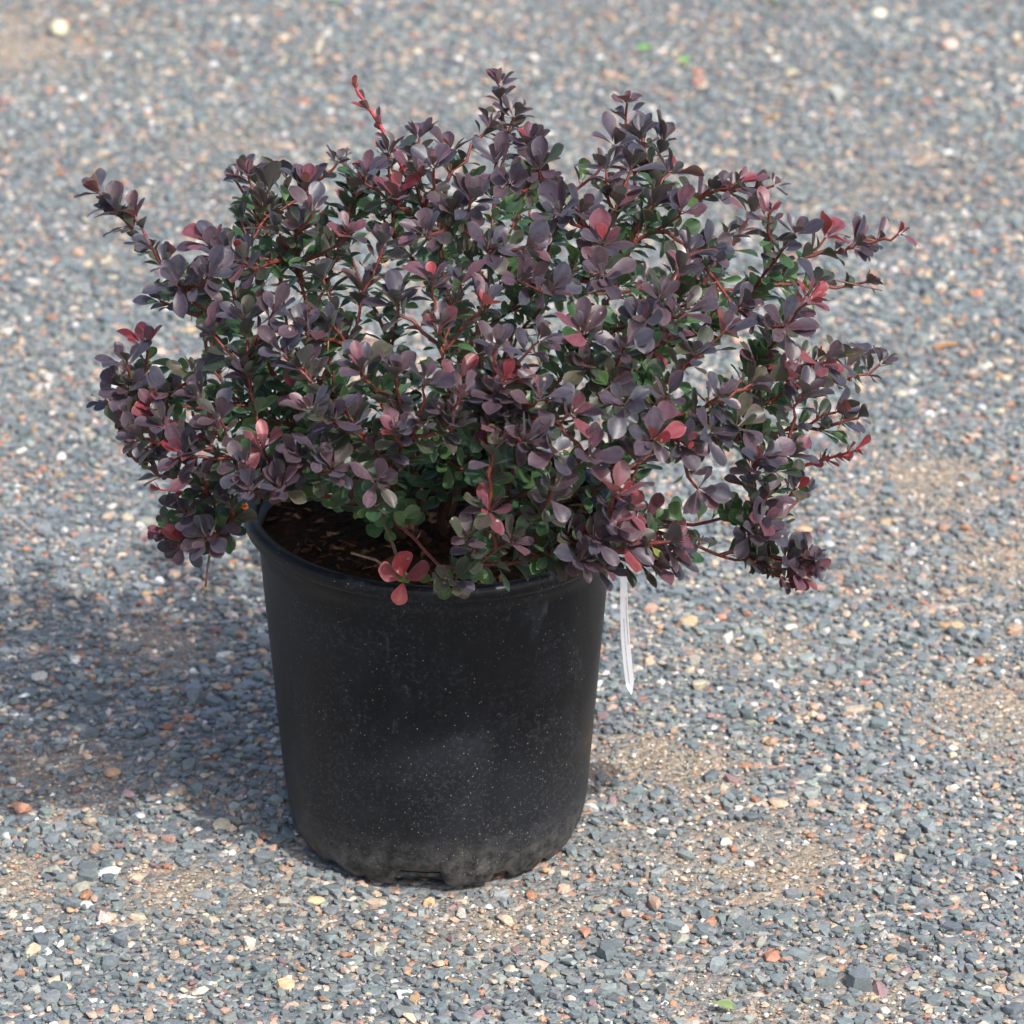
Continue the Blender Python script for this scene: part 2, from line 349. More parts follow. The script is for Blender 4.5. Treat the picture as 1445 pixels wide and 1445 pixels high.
def build_stones(S, variants_of, squash=(.75, 1.1)):
    n = len(S['P']); Rm = rot_mats(rng.uniform(0, 6.283, n), np.abs(rng.normal(0, .12, n)), rng.uniform(0, 6.283, n))
    asp = np.column_stack([np.ones(n), rng.uniform(*squash, n), rng.uniform(.7, 1.15, n)])
    out = []
    for vi, (V0, F0) in variants_of(S):
        if len(vi) == 0: continue
        Vs = V0[None]*asp[vi][:, None, :]*S['size'][vi][:, None, None]
        W = np.einsum('nij,nkj->nki', Rm[vi], Vs) + S['P'][vi][:, None, :]
        out.append((vi, W, F0))
    return out
def by_kind(S):
    n = len(S['P']); rounded = (S['k'] >= 6) & (rng.random(n) < .75); res = []
    a = np.where(~rounded)[0]; ka = rng.integers(0, len(CHIPS), len(a))
    for i, v in enumerate(CHIPS): res.append((a[ka == i], v))
    b = np.where(rounded)[0]; kb = rng.integers(0, len(PEBS), len(b))
    for i, v in enumerate(PEBS): res.append((b[kb == i], v))
    return res
def join(groups, colors):
    Vl, Fl, Cl, off = [], [], [], 0
    for vi, W, F0 in groups:
        n, k, _ = W.shape
        Vl.append(W.reshape(-1, 3)); Fl.append((F0[None] + (np.arange(n)*k)[:, None, None]).reshape(-1, 3)+off); off += n*k
        Cl.append(np.repeat(colors[vi], k, axis=0))
    return np.concatenate(Vl), np.concatenate(Fl), np.concatenate(Cl)
gm = build_stones(main, by_kind)
# the 270 stones that show largest become parts of the ground, the rest is gravel
cam_d = np.linalg.norm(main['P']-CAM, axis=1)
vis = frustum(main['P'], -4) & ~((np.abs(main['P'][:, 0]) < .1) & (main['P'][:, 1] > .05) & (main['P'][:, 1] < .7))
score = np.where(vis, main['size']/cam_d, 0)
big = set(np.argsort(-score)[:265].tolist())
rest = []; singles = []
for vi, W, F0 in gm:
    isb = np.array([i in big for i in vi], bool)
    if (~isb).any(): rest.append((vi[~isb], W[~isb], F0))
    for j in np.where(isb)[0]: singles.append((vi[j], W[j], F0))
V, F, C = join(rest, main['col'])
go = build_stones(outer, lambda S: [(np.arange(len(S['P'])), OCTA)])
V2, F2, C2 = join(go, outer['col'])
gravel = mesh_obj('gravel', np.concatenate([V, V2]), np.concatenate([F, F2+len(V)]), M_STONE, colors=np.concatenate([C, C2]))
tag(gravel, 'blue grey slate gravel mixed with pink and cream pebbles covering the yard', 'gravel', kind='stuff')
gg = build_stones(grit, lambda S: [(np.arange(len(S['P'])), OCTA)])
V, F, C = join(gg, grit['col'])
gr = mesh_obj('grit', V, F, M_STONE, colors=C)
tag(gr, 'fine pink and tan grit lying in the sandy bare patches', 'grit', kind='stuff')
for i, W, F0 in singles:
    mesh_obj('stone', W, F0, M_STONE, ground, colors=np.repeat(main['col'][i][None], len(W), 0), loc=main['P'][i])

# stones that stand out one by one
def loose_stone(px, py, lx, ly, h, c, label, yaw=0., seed=0, npts=14, rounded=False):
    r = np.random.default_rng(seed+5)
    if rounded:
        p = r.normal(size=(70, 3)); p /= np.linalg.norm(p, axis=1)[:, None]; p *= r.uniform(.96, 1.03, (70, 1))
    else:
        p = []
        for i in range(npts):
            a = 2*math.pi*i/npts*2 + r.uniform(-.3, .3); lv = 1 if i % 2 else -.9
            p.append((math.cos(a)*r.uniform(.78, 1)*(1 if lv < 0 else .8), math.sin(a)*r.uniform(.78, 1)*(1 if lv < 0 else .8), lv*r.uniform(.80, 1)*(1+.18*math.cos(a))))
        p = np.array(p)
    V0, F0 = hull(p*np.array([lx/2, ly/2, h/2]))
    c_, s_ = math.cos(yaw), math.sin(yaw)
    V0 = V0@np.array([[c_, s_, 0], [-s_, c_, 0], [0, 0, 1]])
    g = on_ground(px, py, .006); z = und(g[0], g[1]) + h*.5*.82
    loc = np.array([g[0], g[1], z])
    o = mesh_obj('loose_stone', V0+loc, F0, M_STONE, colors=np.repeat(np.array(c)[None], len(V0), 0), loc=loc, smooth=rounded)
    return tag(o, label, 'stone', 'loose stones lying on the gravel')
loose_stone(403, 1381, .0165, .017, .008, (.62, .42, .25), 'flat tan sandstone chip lying on the slate gravel', .3, 1)
loose_stone(1213, 1381, .021, .026, .014, (.135, .160, .170), 'angular dark grey stone lying on sand beside the gravel', .5, 2, 10)
loose_stone(275, 976, .020, .024, .015, (.20, .22, .235), 'rough blue grey stone in the shade of the shrub', .2, 3, 12)
loose_stone(858, 1338, .019, .020, .010, (.11, .135, .145), 'dark slate wedge lying before the black pot', .9, 4, 10)
loose_stone(83, 46, .021, .03, .020, (.55, .50, .36), 'pale yellow rounded stone beside a bare sandy patch', .1, 5, rounded=True)
loose_stone(1340, 60, .020, .022, .013, (.62, .42, .33), 'large pink rounded stone far behind the shrub', .2, 6, rounded=True)
loose_stone(1240, 15, .018, .018, .011, (.66, .60, .46), 'cream oval stone far behind the shrub', .2, 7, rounded=True)
loose_stone(1182, 128, .022, .03, .012, (.40, .42, .38), 'flat pale grey stone among dark litter behind the shrub', .3, 8, 12)
loose_stone(985, 108, .014, .018, .009, (.42, .22, .17), 'brick red stone on the gravel behind the shrub', .2, 9, 12)
loose_stone(445, 1263, .015, .010, .006, (.60, .42, .24), 'small tan oval pebble before the pot foot', -.1, 10, rounded=True)
loose_stone(158, 1085, .014, .010, .007, (.42, .28, .17), 'ochre brown pebble at the edge of the shrub shade', .3, 11, rounded=True)
loose_stone(110, 825, .012, .012, .006, (.50, .47, .40), 'flat cream grey pebble in the shrub shade', .5, 12, 12)
loose_stone(795, 1246, .012, .007, .006, (.50, .34, .25), 'pink brick shaped chip beside the pot foot', .25, 13, 10)
loose_stone(1170, 765, .010, .012, .005, (.40, .44, .42), 'smooth pale green pebble beside the drooping twig', .1, 14, rounded=True)
loose_stone(605, 1263, .011, .007, .006, (.58, .40, .22), 'yellow tan chip under the notch of the pot', .1, 15, 10)
loose_stone(272, 937, .006, .006, .005, (.8, .8, .78), 'tiny round white pebble beside the rough blue grey stone', .0, 16, rounded=True)

# ---------------------------------------------------------------- pot
pot = empty('plant_pot', (0, 0, .003))
tag(pot, 'dusty black plastic nursery pot standing on the gravel', 'plant pot')
H = .255; TILT = .034
NS = 160
def ring_surface(profile, name, mat, parent, closed=False, zmod=None, smooth=True):
    th = np.linspace(0, 2*math.pi, NS, endpoint=False); Vs = []
    for j, (r, z) in enumerate(profile):
        zz = np.full(NS, z)
        if zmod is not None: rr, zz = zmod(j, r, z, th)
        else: rr = np.full(NS, r)
        zz = zz - TILT*rr*np.cos(th)*np.clip(zz/H, 0, 1)**2       # the rim sits slightly askew
        Vs.append(np.stack([rr*np.cos(th), rr*np.sin(th), zz], 1))
    Vs = np.concatenate(Vs); m = len(profile); Fs = []
    for j in range(m-1+(1 if closed else 0)):
        a = j*NS + np.arange(NS); b = ((j+1) % m)*NS + np.arange(NS)
        Fs.append(np.stack([a, np.roll(a, -1), np.roll(b, -1), b], 1))
    return mesh_obj(name, Vs, np.concatenate(Fs), mat, parent, smooth=smooth)
# notches along the foot: angle in degrees (-90 faces the viewer), half width, height
NOTCH = [(-96, 10, .0135), (-119, 1.6, .004), (-62, 4.0, .0065), (-136, 3.5, .005), (-40, 2.5, .004), (-158, 4, .004), (-15, 4, .004), (0, 6, .005), (180, 6, .005), (30, 5, .006), (60, 5, .006), (90, 8, .006), (120, 5, .006), (150, 5, .006)]
def foot_z(th):
    z = np.zeros_like(th); deg = np.degrees(th)
    for a, hw, h in NOTCH:
        d = np.abs((deg-a+180) % 360-180); z = np.maximum(z, h*(lambda t: t*t*(3-2*t))(np.clip((hw-d)/2.6+.5, 0, 1)))
    return z
def zmod(j, r, z, th):
    rr = np.full(NS, r); zz = np.full(NS, z)
    f = foot_z(th)
    if z < .02: zz = z + f*(1-z/.02)
    wob = .0009*np.sin(2*th+.7) + .0006*np.sin(3*th+2)
    rr = rr + wob*min(1, z/.05)
    if .012 < z < .045: rr = rr + .0008*np.sin(7*th+1)*(1-abs(z-.028)/.017)      # dents above the foot
    return rr, zz
prof = [(.1000, .0), (.1030, .0015), (.1050, .005), (.1072, .010), (.1090, .017), (.1103, .026), (.1112, .036), (.1122, .05), (.1154, .09), (.1192, .14), (.1228, .185), (.1258, .225), (.1265, .2325), (.1278, .2342), (.1285, .2405), (.1288, .2455),
        (.1250, .2455), (.1222, .22), (.1150, .12), (.1085, .03), (.1060, .014), (.0990, .007)]
ring_surface(prof, 'wall', M_POT, pot, zmod=zmod)
rimp = [(.1287, .2440), (.1325, .2436), (.1364, .2446), (.1374, .2470), (.1374, .2520), (.1362, .2545), (.1338, .2552), (.1298, .2548), (.1275, .2535), (.1268, .2500), (.1262, .2452)]
ring_surface(rimp, 'rim', M_POT, pot, closed=True)
# base plate
th = np.linspace(0, 2*math.pi, 64, endpoint=False)
Vb = np.concatenate([np.stack([.1005*np.cos(th), .1005*np.sin(th), np.full(64, .0085)], 1), np.stack([.1005*np.cos(th), .1005*np.sin(th), np.full(64, .0115)], 1)])
mesh_obj('base', Vb, [list(range(63, -1, -1)), list(range(64, 128))] + [[i, (i+1) % 64, 64+(i+1) % 64, 64+i] for i in range(64)], M_POT, pot)
# soil
nr, na = 30, 96
Vs = []; Cs = []
for i in range(nr+1):
    r = .1240*i/nr
    for j in range(na):
        a = 2*math.pi*j/na; x, y = r*math.cos(a), r*math.sin(a)
        z = .2375 - TILT*x*.9 + .004*noise.noise((x*30, y*30, 0)) + .0035*noise.noise((x*95, y*95, 5)) + .006*max(0, 1-r/.05)
        Vs.append((x, y, z)); t = random.random(); Cs.append((.013+.016*t, .008+.008*t, .005+.004*t))
Fs = [[i*na+j, i*na+(j+1) % na, (i+1)*na+(j+1) % na, (i+1)*na+j] for i in range(nr) for j in range(na)]
soil = mesh_obj('soil', np.array(Vs), np.array(Fs), M_SOIL, pot, colors=np.array(Cs), smooth=False)
def soil_z(x, y): return .2375 - TILT*x*.9
# bark chips and fibres in the soil
for i in range(110):
    r = .118*math.sqrt(random.random()); a = random.uniform(0, 6.283)
    if i < 60: a = random.uniform(-2.9, -1.3); r = random.uniform(.07, .119)
    x, y = r*math.cos(a), r*math.sin(a)
    V0, F0 = CHIPS[i % len(CHIPS)]; L_ = random.uniform(.004, .013)
    Rm = rot_mats(np.array([random.uniform(0, 6.28)]), np.array([random.gauss(0, .5)]), np.array([random.uniform(0, 6.28)]))[0]
    W = (V0*np.array([L_, L_*random.uniform(.18, .55), L_*.35]))@Rm.T
    loc = np.array([x, y, soil_z(x, y)+random.uniform(.001, .005)])
    t = random.random(); c = np.array([(.070, .030, .015), (.035, .018, .011), (.10, .045, .021)][i % 3])*(.6+.7*t)
    mesh_obj('bark_chip', W+loc, F0, M_BARK, soil, colors=np.repeat(c[None], len(W), 0), loc=loc)

# ---------------------------------------------------------------- tubes and leaves
def tube(pts, radii, cols, sides=6):
    pts = np.asarray(pts); n = len(pts); T = np.gradient(pts, axis=0); T /= np.linalg.norm(T, axis=1)[:, None]+1e-12
    ref = np.array([.31, .72, .62]); V = []; C = []
    for i in range(n):
        u = np.cross(T[i], ref); u /= np.linalg.norm(u)+1e-9; v = np.cross(T[i], u)
        for s in range(sides):
            a = 2*math.pi*s/sides; V.append(pts[i]+radii[i]*(math.cos(a)*u+math.sin(a)*v)); C.append(cols[i])
    V = np.array(V); F = []
    for i in range(n-1):
        a = i*sides+np.arange(sides); b = a+sides
        q = np.stack([a, np.roll(a, -1), np.roll(b, -1), b], 1); F.append(q[:, [0, 1, 2]]); F.append(q[:, [0, 2, 3]])
    return V, np.concatenate(F), np.array(C)
TR = np.array([0, .10, .26, .42, .58, .72, .84, .94, 1.0])
HW = np.array([.05, .11, .34, .66, .91, 1.0, .88, .56, .10])
CU = np.array([-1, -.55, 0, .55, 1])
LF = []
for i in range(len(TR)-1):
    for j in range(4):
        a = i*5+j; LF += [(a, a+6, a+1), (a, a+5, a+6)]
LF = np.array(LF)
def leaf_mesh(p, d, n, L_, W_, c, cbase=None, fold=.25, droop=.2, twist=0., notch=0.):
    d = d/np.linalg.norm(d); n = n-d*np.dot(n, d); n /= np.linalg.norm(n)+1e-9; s = np.cross(n, d)
    T = np.repeat(TR, 5).reshape(-1, 5); U = np.tile(CU, (len(TR), 1)); hw = HW[:, None]*W_*.5
    x = T*L_; y = U*hw
    x = x - notch*L_*(T > .95)*(np.abs(U) < .3)
    y = y*(1+.05*np.sin(T*9+twist*20))
    z = fold*np.abs(U)**1.4*hw - droop*L_*T**2 + .05*L_*np.sin(T*6+twist*30)*U*.5 + twist*U*hw*T
    V = p + x[..., None]*d + y[..., None]*s + z[..., None]*n
    cb = c if cbase is None else cbase
    kb = np.clip(1-T/.35, 0, 1)[..., None]
    C = np.array(c)*(1-kb)+np.array(cb)*kb
    e = (np.abs(U) > .9)[..., None]*1.0
    C = C*(1-.5*e)+e*.5*(np.array(c)*1.35+np.array([.05, .03, .025]))
    mid = ((np.abs(U) < .1)*(T < .9))[..., None]*1.0
    C = C*(1+.22*mid)
    return V.reshape(-1, 3), C.reshape(-1, 3)

# ---------------------------------------------------------------- the shrub
shrub = empty('barberry_shrub', (0, 0, .238))
tag(shrub, 'purple leaved barberry shrub growing in the black pot', 'shrub')
INV = np.array([0, 0, .238])
OUT = [(80, 276), (108, 238), (192, 243), (198, 280), (217, 298), (207, 322), (190, 330), (235, 345), (262, 362), (248, 322), (285, 308), (325, 292), (316, 240), (340, 222), (405, 232), (445, 240), (466, 207), (492, 212), (494, 240), (540, 195), (495, 113), (512, 113), (552, 190), (600, 163), (640, 193), (663, 198), (672, 160), (692, 150), (668, 108), (695, 96), (742, 115), (736, 142), (757, 165), (764, 190), (803, 190), (806, 212), (800, 178), (850, 172), (845, 138), (890, 130), (932, 138), (927, 165), (957, 185), (952, 232), (985, 232), (1010, 260), (1010, 243), (1060, 238), (1127, 256), (1102, 282), (1108, 308), (1135, 308), (1165, 303), (1215, 312), (1225, 298), (1302, 325), (1287, 352), (1240, 352), (1218, 370), (1245, 405), (1220, 422), (1165, 412), (1172, 440), (1150, 472), (1110, 484), (1150, 492), (1170, 478), (1210, 488), (1268, 496), (1232, 547), (1217, 570), (1232, 600), (1203, 618), (1228, 630), (1195, 667), (1150, 662), (1147, 690), (1132, 712), (1110, 712), (1122, 740), (1112, 763), (1140, 758), (1167, 785), (1157, 827), (1115, 840), (1095, 836), (1098, 812), (1050, 804), (1033, 782), (1040, 742), (1005, 732), (1000, 722), (960, 722), (970, 750), (1007, 763), (985, 802), (930, 827), (900, 830), (880, 832), (820, 822), (760, 817), (720, 832), (640, 838), (628, 852), (590, 852),
       (640, 775), (622, 735), (565, 742), (520, 737), (450, 704), (410, 704), (362, 708), (362, 745), (347, 787), (302, 782), (290, 800), (218, 792), (203, 735), (230, 720), (198, 692), (203, 650), (178, 642), (163, 590), (123, 570), (148, 540), (143, 510), (158, 473), (200, 458), (257, 480), (262, 508), (290, 500), (280, 442), (240, 442), (193, 427), (208, 405), (240, 398), (200, 372), (143, 362), (150, 330), (123, 310)]
EC = np.array([.030, .005, .365]); ER = np.array([.305, .255, .185])
def surf(px, py, k=1.0):
    """front of the crown along a sight line; where the line misses it, the nearest point to the crown"""
    d = ray(px, py); o = (CAM-EC)/(ER*k); q = d/(ER*k)
    a = q@q; b = o@q; c = o@o-1; disc = b*b-a*c
    t = (-b-math.sqrt(disc))/a if disc > 0 else -b/a
    return CAM+d*t
# shoot tips read from the photograph: x, y, colour kind (p = pinkish tip, r = red tip)
TIPS = """705 120 p;725 165;745 205;690 178;885 146 p;905 195;935 200;868 205;592 195;635 215;612 238;476 230;515 248;548 218;405 250;350 250 p;378 268;430 268;140 272 p;190 308 p;165 300;215 350;300 345 p;
945 245 p;1000 268;1040 258 p;1092 262;1085 302 p;1120 330;1165 335 r;1205 350;1268 330 p;1140 425 r;1222 398;1105 462;1190 498;1242 514;1165 512;1180 582 p;1212 590;1110 642;1076 645;1122 690;
1075 735 p;1066 752;1132 785;1108 818 p;1060 790;985 772 p;905 775 p;940 765 p;870 697 r;985 690;690 722 p;662 760;722 762;695 640 p;560 610 p;540 640;530 680;805 585 p;830 520;710 540 r;620 465 p;510 520 p;430 520;400 500;
372 635 r;310 592;300 630 p;345 660;220 580 r;205 487 r;178 515;148 565;240 555;202 620;235 645;213 662;275 742 p;258 768 p;297 700;328 716;265 415;226 425;252 402;292 392;
345 370;395 330;312 362;440 300;490 332 p;540 350;560 278 r;640 300;665 282;600 332;690 352;740 350;610 402;680 432 p;650 402;735 396;455 392;510 412;560 432;385 442;345 452;430 462;300 472;780 412;850 345 p;850 392;822 470 p;760 482;700 492;
905 455;880 492;930 422;960 386;1000 352;1025 332;1020 470 p;1045 432;965 442;980 502;940 562;1010 562;1060 542;1100 532 p;1130 562;920 622 p;900 655 p;960 622;1000 612;1040 602;1060 662;830 642;780 692;740 622;650 562;600 542;590 602;640 602;
470 592;500 602;440 582;422 642;450 642;470 662;560 532;350 532;272 527;282 562;880 572;862 542;760 562;780 642;860 742 p;800 762;760 782;820 792;375 672;412 668;352 690;395 690;855 240;890 240;870 290;820 300;920 290;960 300;720 260;700 230;760 240;790 300;470 460;690 600;720 580;700 560;880 770 p;922 798 p;950 788;975 756 p;850 798;882 722 p;840 760;1060 720;1090 762 p;1112 790;1085 700;1126 808 p;1148 796;240 750 p;290 760;262 722;310 742;232 602;192 592;260 642 p;282 672;182 552"""
tips = []
for s in TIPS.replace('\n', '').split(';'):
    f = s.split(); px, py = float(f[0]), float(f[1])
    P = surf(px, py, random.uniform(.86, 1.0)); tips.append((P, f[2] if len(f) > 2 else '', True))
# more shoots through the body and the far side of the crown
cnt = 0
while cnt < 145:
    u = rng.normal(size=3); u /= np.linalg.norm(u); u *= rng.uniform(.35, .98)
    P = EC+u*ER
    q = project(P)
    if P[2] < .27 or not in_poly(q, OUT)[0] or (u[1] < -.3 and rng.random() < .6): continue
    tips.append((P, 'p' if rng.random() < .15 else '', False)); cnt += 1

crown = np.array([.0, .005, .236])
nodes_p, nodes_d, nodes_l = [], [], []     # positions, directions, path length from root
branches = []                              # (points, tip kind, is_primary, explicit)
def hermite(p0, d0, p1, d1, n):
    t = np.linspace(0, 1, n)[:, None]; L_ = np.linalg.norm(p1-p0)
    h = (2*t**3-3*t**2+1)*p0+(t**3-2*t**2+t)*d0*L_+(-2*t**3+3*t**2)*p1+(t**3-t**2)*d1*L_
    return h
def add_nodes(pts, l0, upto):
    T = np.gradient(pts, axis=0); T /= np.linalg.norm(T, axis=1)[:, None]
    l = l0+np.concatenate([[0], np.cumsum(np.linalg.norm(np.diff(pts, axis=0), axis=1))])
    for i in range(1, int(len(pts)*upto)):
        nodes_p.append(pts[i]); nodes_d.append(T[i]); nodes_l.append(l[i])
for k in range(17):
    a = 2*math.pi*k/17+random.uniform(-.2, .2); el = R([38, 58, 76, 46][k % 4]+random.uniform(-6, 6))
    p0 = crown+np.array([math.cos(a), math.sin(a), 0])*random.uniform(.006, .022)
    d = np.array([math.cos(a)*math.cos(el), math.sin(a)*math.cos(el), math.sin(el)])
    p1 = p0+d*random.uniform(.10, .17)*np.array([1.15, .95, .9]); d1 = d+np.array([0, 0, .25]); d1 /= np.linalg.norm(d1)
    pts = hermite(p0-np.array([0, 0, .012]), np.array([d[0]*.6, d[1]*.6, .8]), p1, d1, 12)
    for i in range(1, 11): pts[i] += rng.normal(0, .0012, 3)
    add_nodes(pts, 0, 1.0); branches.append((pts, None, True, False, 0.))
tips.sort(key=lambda t: np.linalg.norm(t[0]-crown))
for P, kind, ex in tips:
    NP = np.array(nodes_p); ND = np.array(nodes_d); NL = np.array(nodes_l)
    v = P-NP; dist = np.linalg.norm(v, axis=1); cosang = np.einsum('ij,ij->i', v, ND)/(dist+1e-9)
    cost = dist+.30*NL+.05*(1-cosang)+np.where(dist < .035, .2, 0)+np.where(cosang < .15, .15, 0)+np.where(NP[:, 2] > P[2]+.03, .008, 0)
    i = int(np.argmin(cost)); p0, d0 = NP[i], ND[i]
    out = P-crown; out /= np.linalg.norm(out)
    d1 = out*.75+np.array([0, 0, .38]); d1 /= np.linalg.norm(d1); d1 *= .55
    dl = dist[i]; start = d0*.30+v[i]/dl*.60
    n = max(6, int(dl/.011)); pts = hermite(p0, start, P, d1, n)
    kink = rng.normal(0, .0011, pts.shape); kink[0] = 0; kink[-1] = 0; pts = pts+kink
    add_nodes(pts, NL[i], .85); branches.append((pts, kind, False, ex, NL[i]))

PURPLE = np.array([(.056, .043, .061), (.048, .044, .064), (.066, .043, .058), (.043, .044, .061), (.061, .040, .049)])
GREENP = np.array([(.042, .054, .036), (.052, .048, .040), (.038, .055, .036), (.058, .058, .036)])
GREEN = np.array([(.032, .085, .034), (.040, .095, .034), (.028, .070, .036), (.055, .115, .036)])
PINK = np.array([(.135, .050, .070), (.150, .048, .062), (.105, .050, .068)])
RED = np.array([(.21, .034, .044), (.22, .050, .062), (.18, .024, .030)])
SUNV = np.array(SUN_TO)
leaves = []       # (V, C, centre)
def leaf_color(p, kind, tipness):
    e = np.linalg.norm((p-EC)/ER); upness = (p[2]-.30)/.2
    # shaded inner and lower leaves of a red barberry stay green, sunlit ones turn purple
    s = (e-.83)/.22+.30*upness+.35*(tipness-.6)+rng.normal(0, .24)
    if kind == 'r' and tipness > .93: return RED[rng.integers(3)] if rng.random() < .45 else PINK[rng.integers(3)]
    if kind in ('p', 'r') and tipness > .86 and rng.random() < .55: return PINK[rng.integers(3)] if rng.random() < .8 else RED[rng.integers(3)]
    if rng.random() < .0025: return np.array([.16, .20, .05])
    if rng.random() < .035 and s > .5: return PINK[2]
    if s > .62: return PURPLE[rng.integers(5)]
    if s > .25: return GREENP[rng.integers(4)]
    return GREEN[rng.integers(4)]
def add_leaf(p, d, n, L_, c, **kw):
    cb = np.array(c)*.75+np.array([.05, .008, .006]); c = np.array(c)*rng.uniform(.70, 1.05)
    V, C = leaf_mesh(p, d, n, L_, L_*rng.uniform(.44, .64), c, cb, fold=rng.uniform(.05, .5), droop=rng.uniform(-.08, .3), twist=rng.normal(0, .18), notch=rng.choice([0, 0, 0, .03]), **kw)
    leaves.append((V, C))
def whorl(p, axis, k, th0, th1, L0, L1, kind, tipness):
    axis = axis/np.linalg.norm(axis); u = np.cross(axis, [.3, .5, .81]); u /= np.linalg.norm(u); v = np.cross(axis, u); a0 = rng.uniform(0, 6.28)
    for i in range(k):
        a = a0+2*math.pi*i/k+rng.normal(0, .28); th = rng.uniform(th0, th1)
        r = math.cos(a)*u+math.sin(a)*v
        d = math.cos(th)*axis+math.sin(th)*r; d = d+np.array([0, 0, .16]); d /= np.linalg.norm(d)
        n = axis-d*np.dot(axis, d)+.55*np.array([0, 0, 1])+.25*SUNV+rng.normal(0, .18, 3)
        L_ = rng.uniform(L0, L1)
        add_leaf(p+r*.0012+axis*rng.uniform(-.0015, .0015), d, n, L_, leaf_color(p+d*L_*.6, kind, tipness))
thV, thF, thC, thO = [], [], [], 0
def thorn(p, d, L_, c):
    global thO
    V, F, C = tube(np.array([p, p+d*L_*.5, p+d*L_]), [.00045, .0003, .00005], [c]*3, 4)
    thV.append(V); thF.append(F+thO); thC.append(C); thO += len(V)
stem_list = []
for pts, kind, prim, ex, l0 in branches:
    seg = np.linalg.norm(np.diff(pts, axis=0), axis=1); L_ = seg.sum(); s = np.concatenate([[0], np.cumsum(seg)])
    n = len(pts)
    if prim: rad = np.linspace(.0040, .0022, n); cc = [np.array([.075, .040, .028])*random.uniform(.8, 1.2)]*n
    else:
        rad = np.linspace(.0015, .0009, n)
        f = np.clip((s+l0*.4)/(.16), 0, 1); cc = [np.array([.085, .036, .024])*(1-x)+np.array([.130, .028, .021])*x for x in f]
    stem_list.append(tube(pts, rad, cc, 7 if prim else 6))
    T = np.gradient(pts, axis=0)
    pos = rng.uniform(.004, .012) if not prim else .05
    while pos < L_-.006:
        p = np.array([np.interp(pos, s, pts[:, a]) for a in range(3)]); ax = np.array([np.interp(pos, s, T[:, a]) for a in range(3)]); tn = pos/L_
        near = np.linalg.norm((p-crown)*[1, 1, 1.0])
        if near > .07 or (near > .04 and p[2] > .262 and rng.random() < .75):
            w_ = rng.integers(3, 6)
            lo = .0095 if tn < .8 else .012
            whorl(p, ax, w_, .75, 1.45, lo, .0205, kind, tn)
            if rng.random() < .6:
                dd = rng.normal(size=3)-.2*ax/np.linalg.norm(ax); dd /= np.linalg.norm(dd); thorn(p, dd, rng.uniform(.006, .010), np.array([.30, .13, .07]))
        pos += rng.uniform(.0115, .0175)
    if not prim:
        ax = pts[-1]-pts[-2]
        whorl(pts[-1], ax, rng.integers(5, 8), .50, 1.35, .0145, .0245, kind, 1.0)
        whorl(pts[-1]+ax/np.linalg.norm(ax)*.002, ax, rng.integers(2, 4), .15, .6, .009, .017, kind if kind else ('p' if rng.random() < .2 else ''), 1.0)

# leaves stay within the crown that the photograph shows (and off the open soil)
cen = np.array([V.mean(0) for V, C in leaves]); tipp = np.array([V[42] for V, C in leaves])
ok = in_poly(project(cen), OUT) & in_poly(project(cen*.6+tipp*.4), OUT)
below = (np.hypot(cen[:, 0], cen[:, 1]) < .128) & (cen[:, 2] < .248)
kept = []
for (V, C), k, b_ in zip(leaves, ok, below):
    if b_: continue
    if not k:                                   # a leaf that would poke out grows shorter, or not at all
        V = V[2]+(V-V[2])*.6; c_ = V.mean(0)
        if not in_poly(project(np.array([c_, c_*.6+V[42]*.4])), OUT).all(): continue
    kept.append((V, C))
leaves = kept

# hand placed: four red leaves over the rim, and long red shoots
def special(px, py, Y, ax_, specs):
    p = at(px, py, Y)
    for dx, dy, L_, c in specs:
        q = at(px+dx, py+dy, Y-.012); d = q-p
        V, C = leaf_mesh(p, d, np.array([.15, -.6, .75]), L_, L_*.62, np.array(c), np.array(c)*.8, fold=.15, droop=.06)
        leaves.append((V, C))
    return p
fr = special(570, 818, -.150, None, [(-4, -42, .0275, (.27, .045, .055)), (-36, -16, .024, (.19, .058, .068)), (38, -20, .025, (.15, .04, .05)), (-8, 30, .019, (.27, .05, .055))])
special(585, 815, -.146, None, [(-48, -8, .016, (.07, .17, .03)), (-30, 2, .012, (.06, .15, .03)), (22, -18, .014, (.10, .22, .04)), (36, 4, .013, (.06, .14, .03))])
special(622, 818, -.152, None, [(6, 30, .015, (.05, .075, .025)), (-14, -6, .013, (.04, .06, .045))])
special(545, 742, -.10, None, [(-14, -30, .021, (.075, .095, .065)), (-22, 8, .019, (.04, .10, .035)), (8, 22, .014, (.05, .14, .03))])
def red_shoot(p0, p1, r0, nl, size):
    mid = (p0+p1)/2+np.array([.004, 0, .002]); pts = hermite(p0, (mid-p0)*2/np.linalg.norm(p1-p0), p1, (p1-mid)*2/np.linalg.norm(p1-p0), 14)
    stem_list.append(tube(pts, np.linspace(r0, r0*.55, 14), [np.array([.33, .045, .05])]*14, 6))
    T = (p1-p0)/np.linalg.norm(p1-p0)
    for i in range(nl):
        t = .15+.85*i/(nl-1); p = p0+(p1-p0)*t; p = pts[min(13, int(t*13))]
        for k in range(2):
            r = rng.normal(size=3); r -= T*np.dot(r, T); r /= np.linalg.norm(r)
            d = T*.9+r*.8
            if rng.random() < .65: V, C = leaf_mesh(p, d, T-r*.3, size*rng.uniform(.6, 1.1), size*.42, RED[rng.integers(3)]*.8 if rng.random() < .6 else PINK[0], None, fold=.5, droop=-.05); leaves.append((V, C))
            thorn(p, T*.7+r*.9, rng.uniform(.006, .010), np.array([.40, .07, .06]))
    for k in range(5):
        d = T+rng.normal(0, .28, 3); thorn(p1, d/np.linalg.norm(d), .009, np.array([.42, .06, .06]))
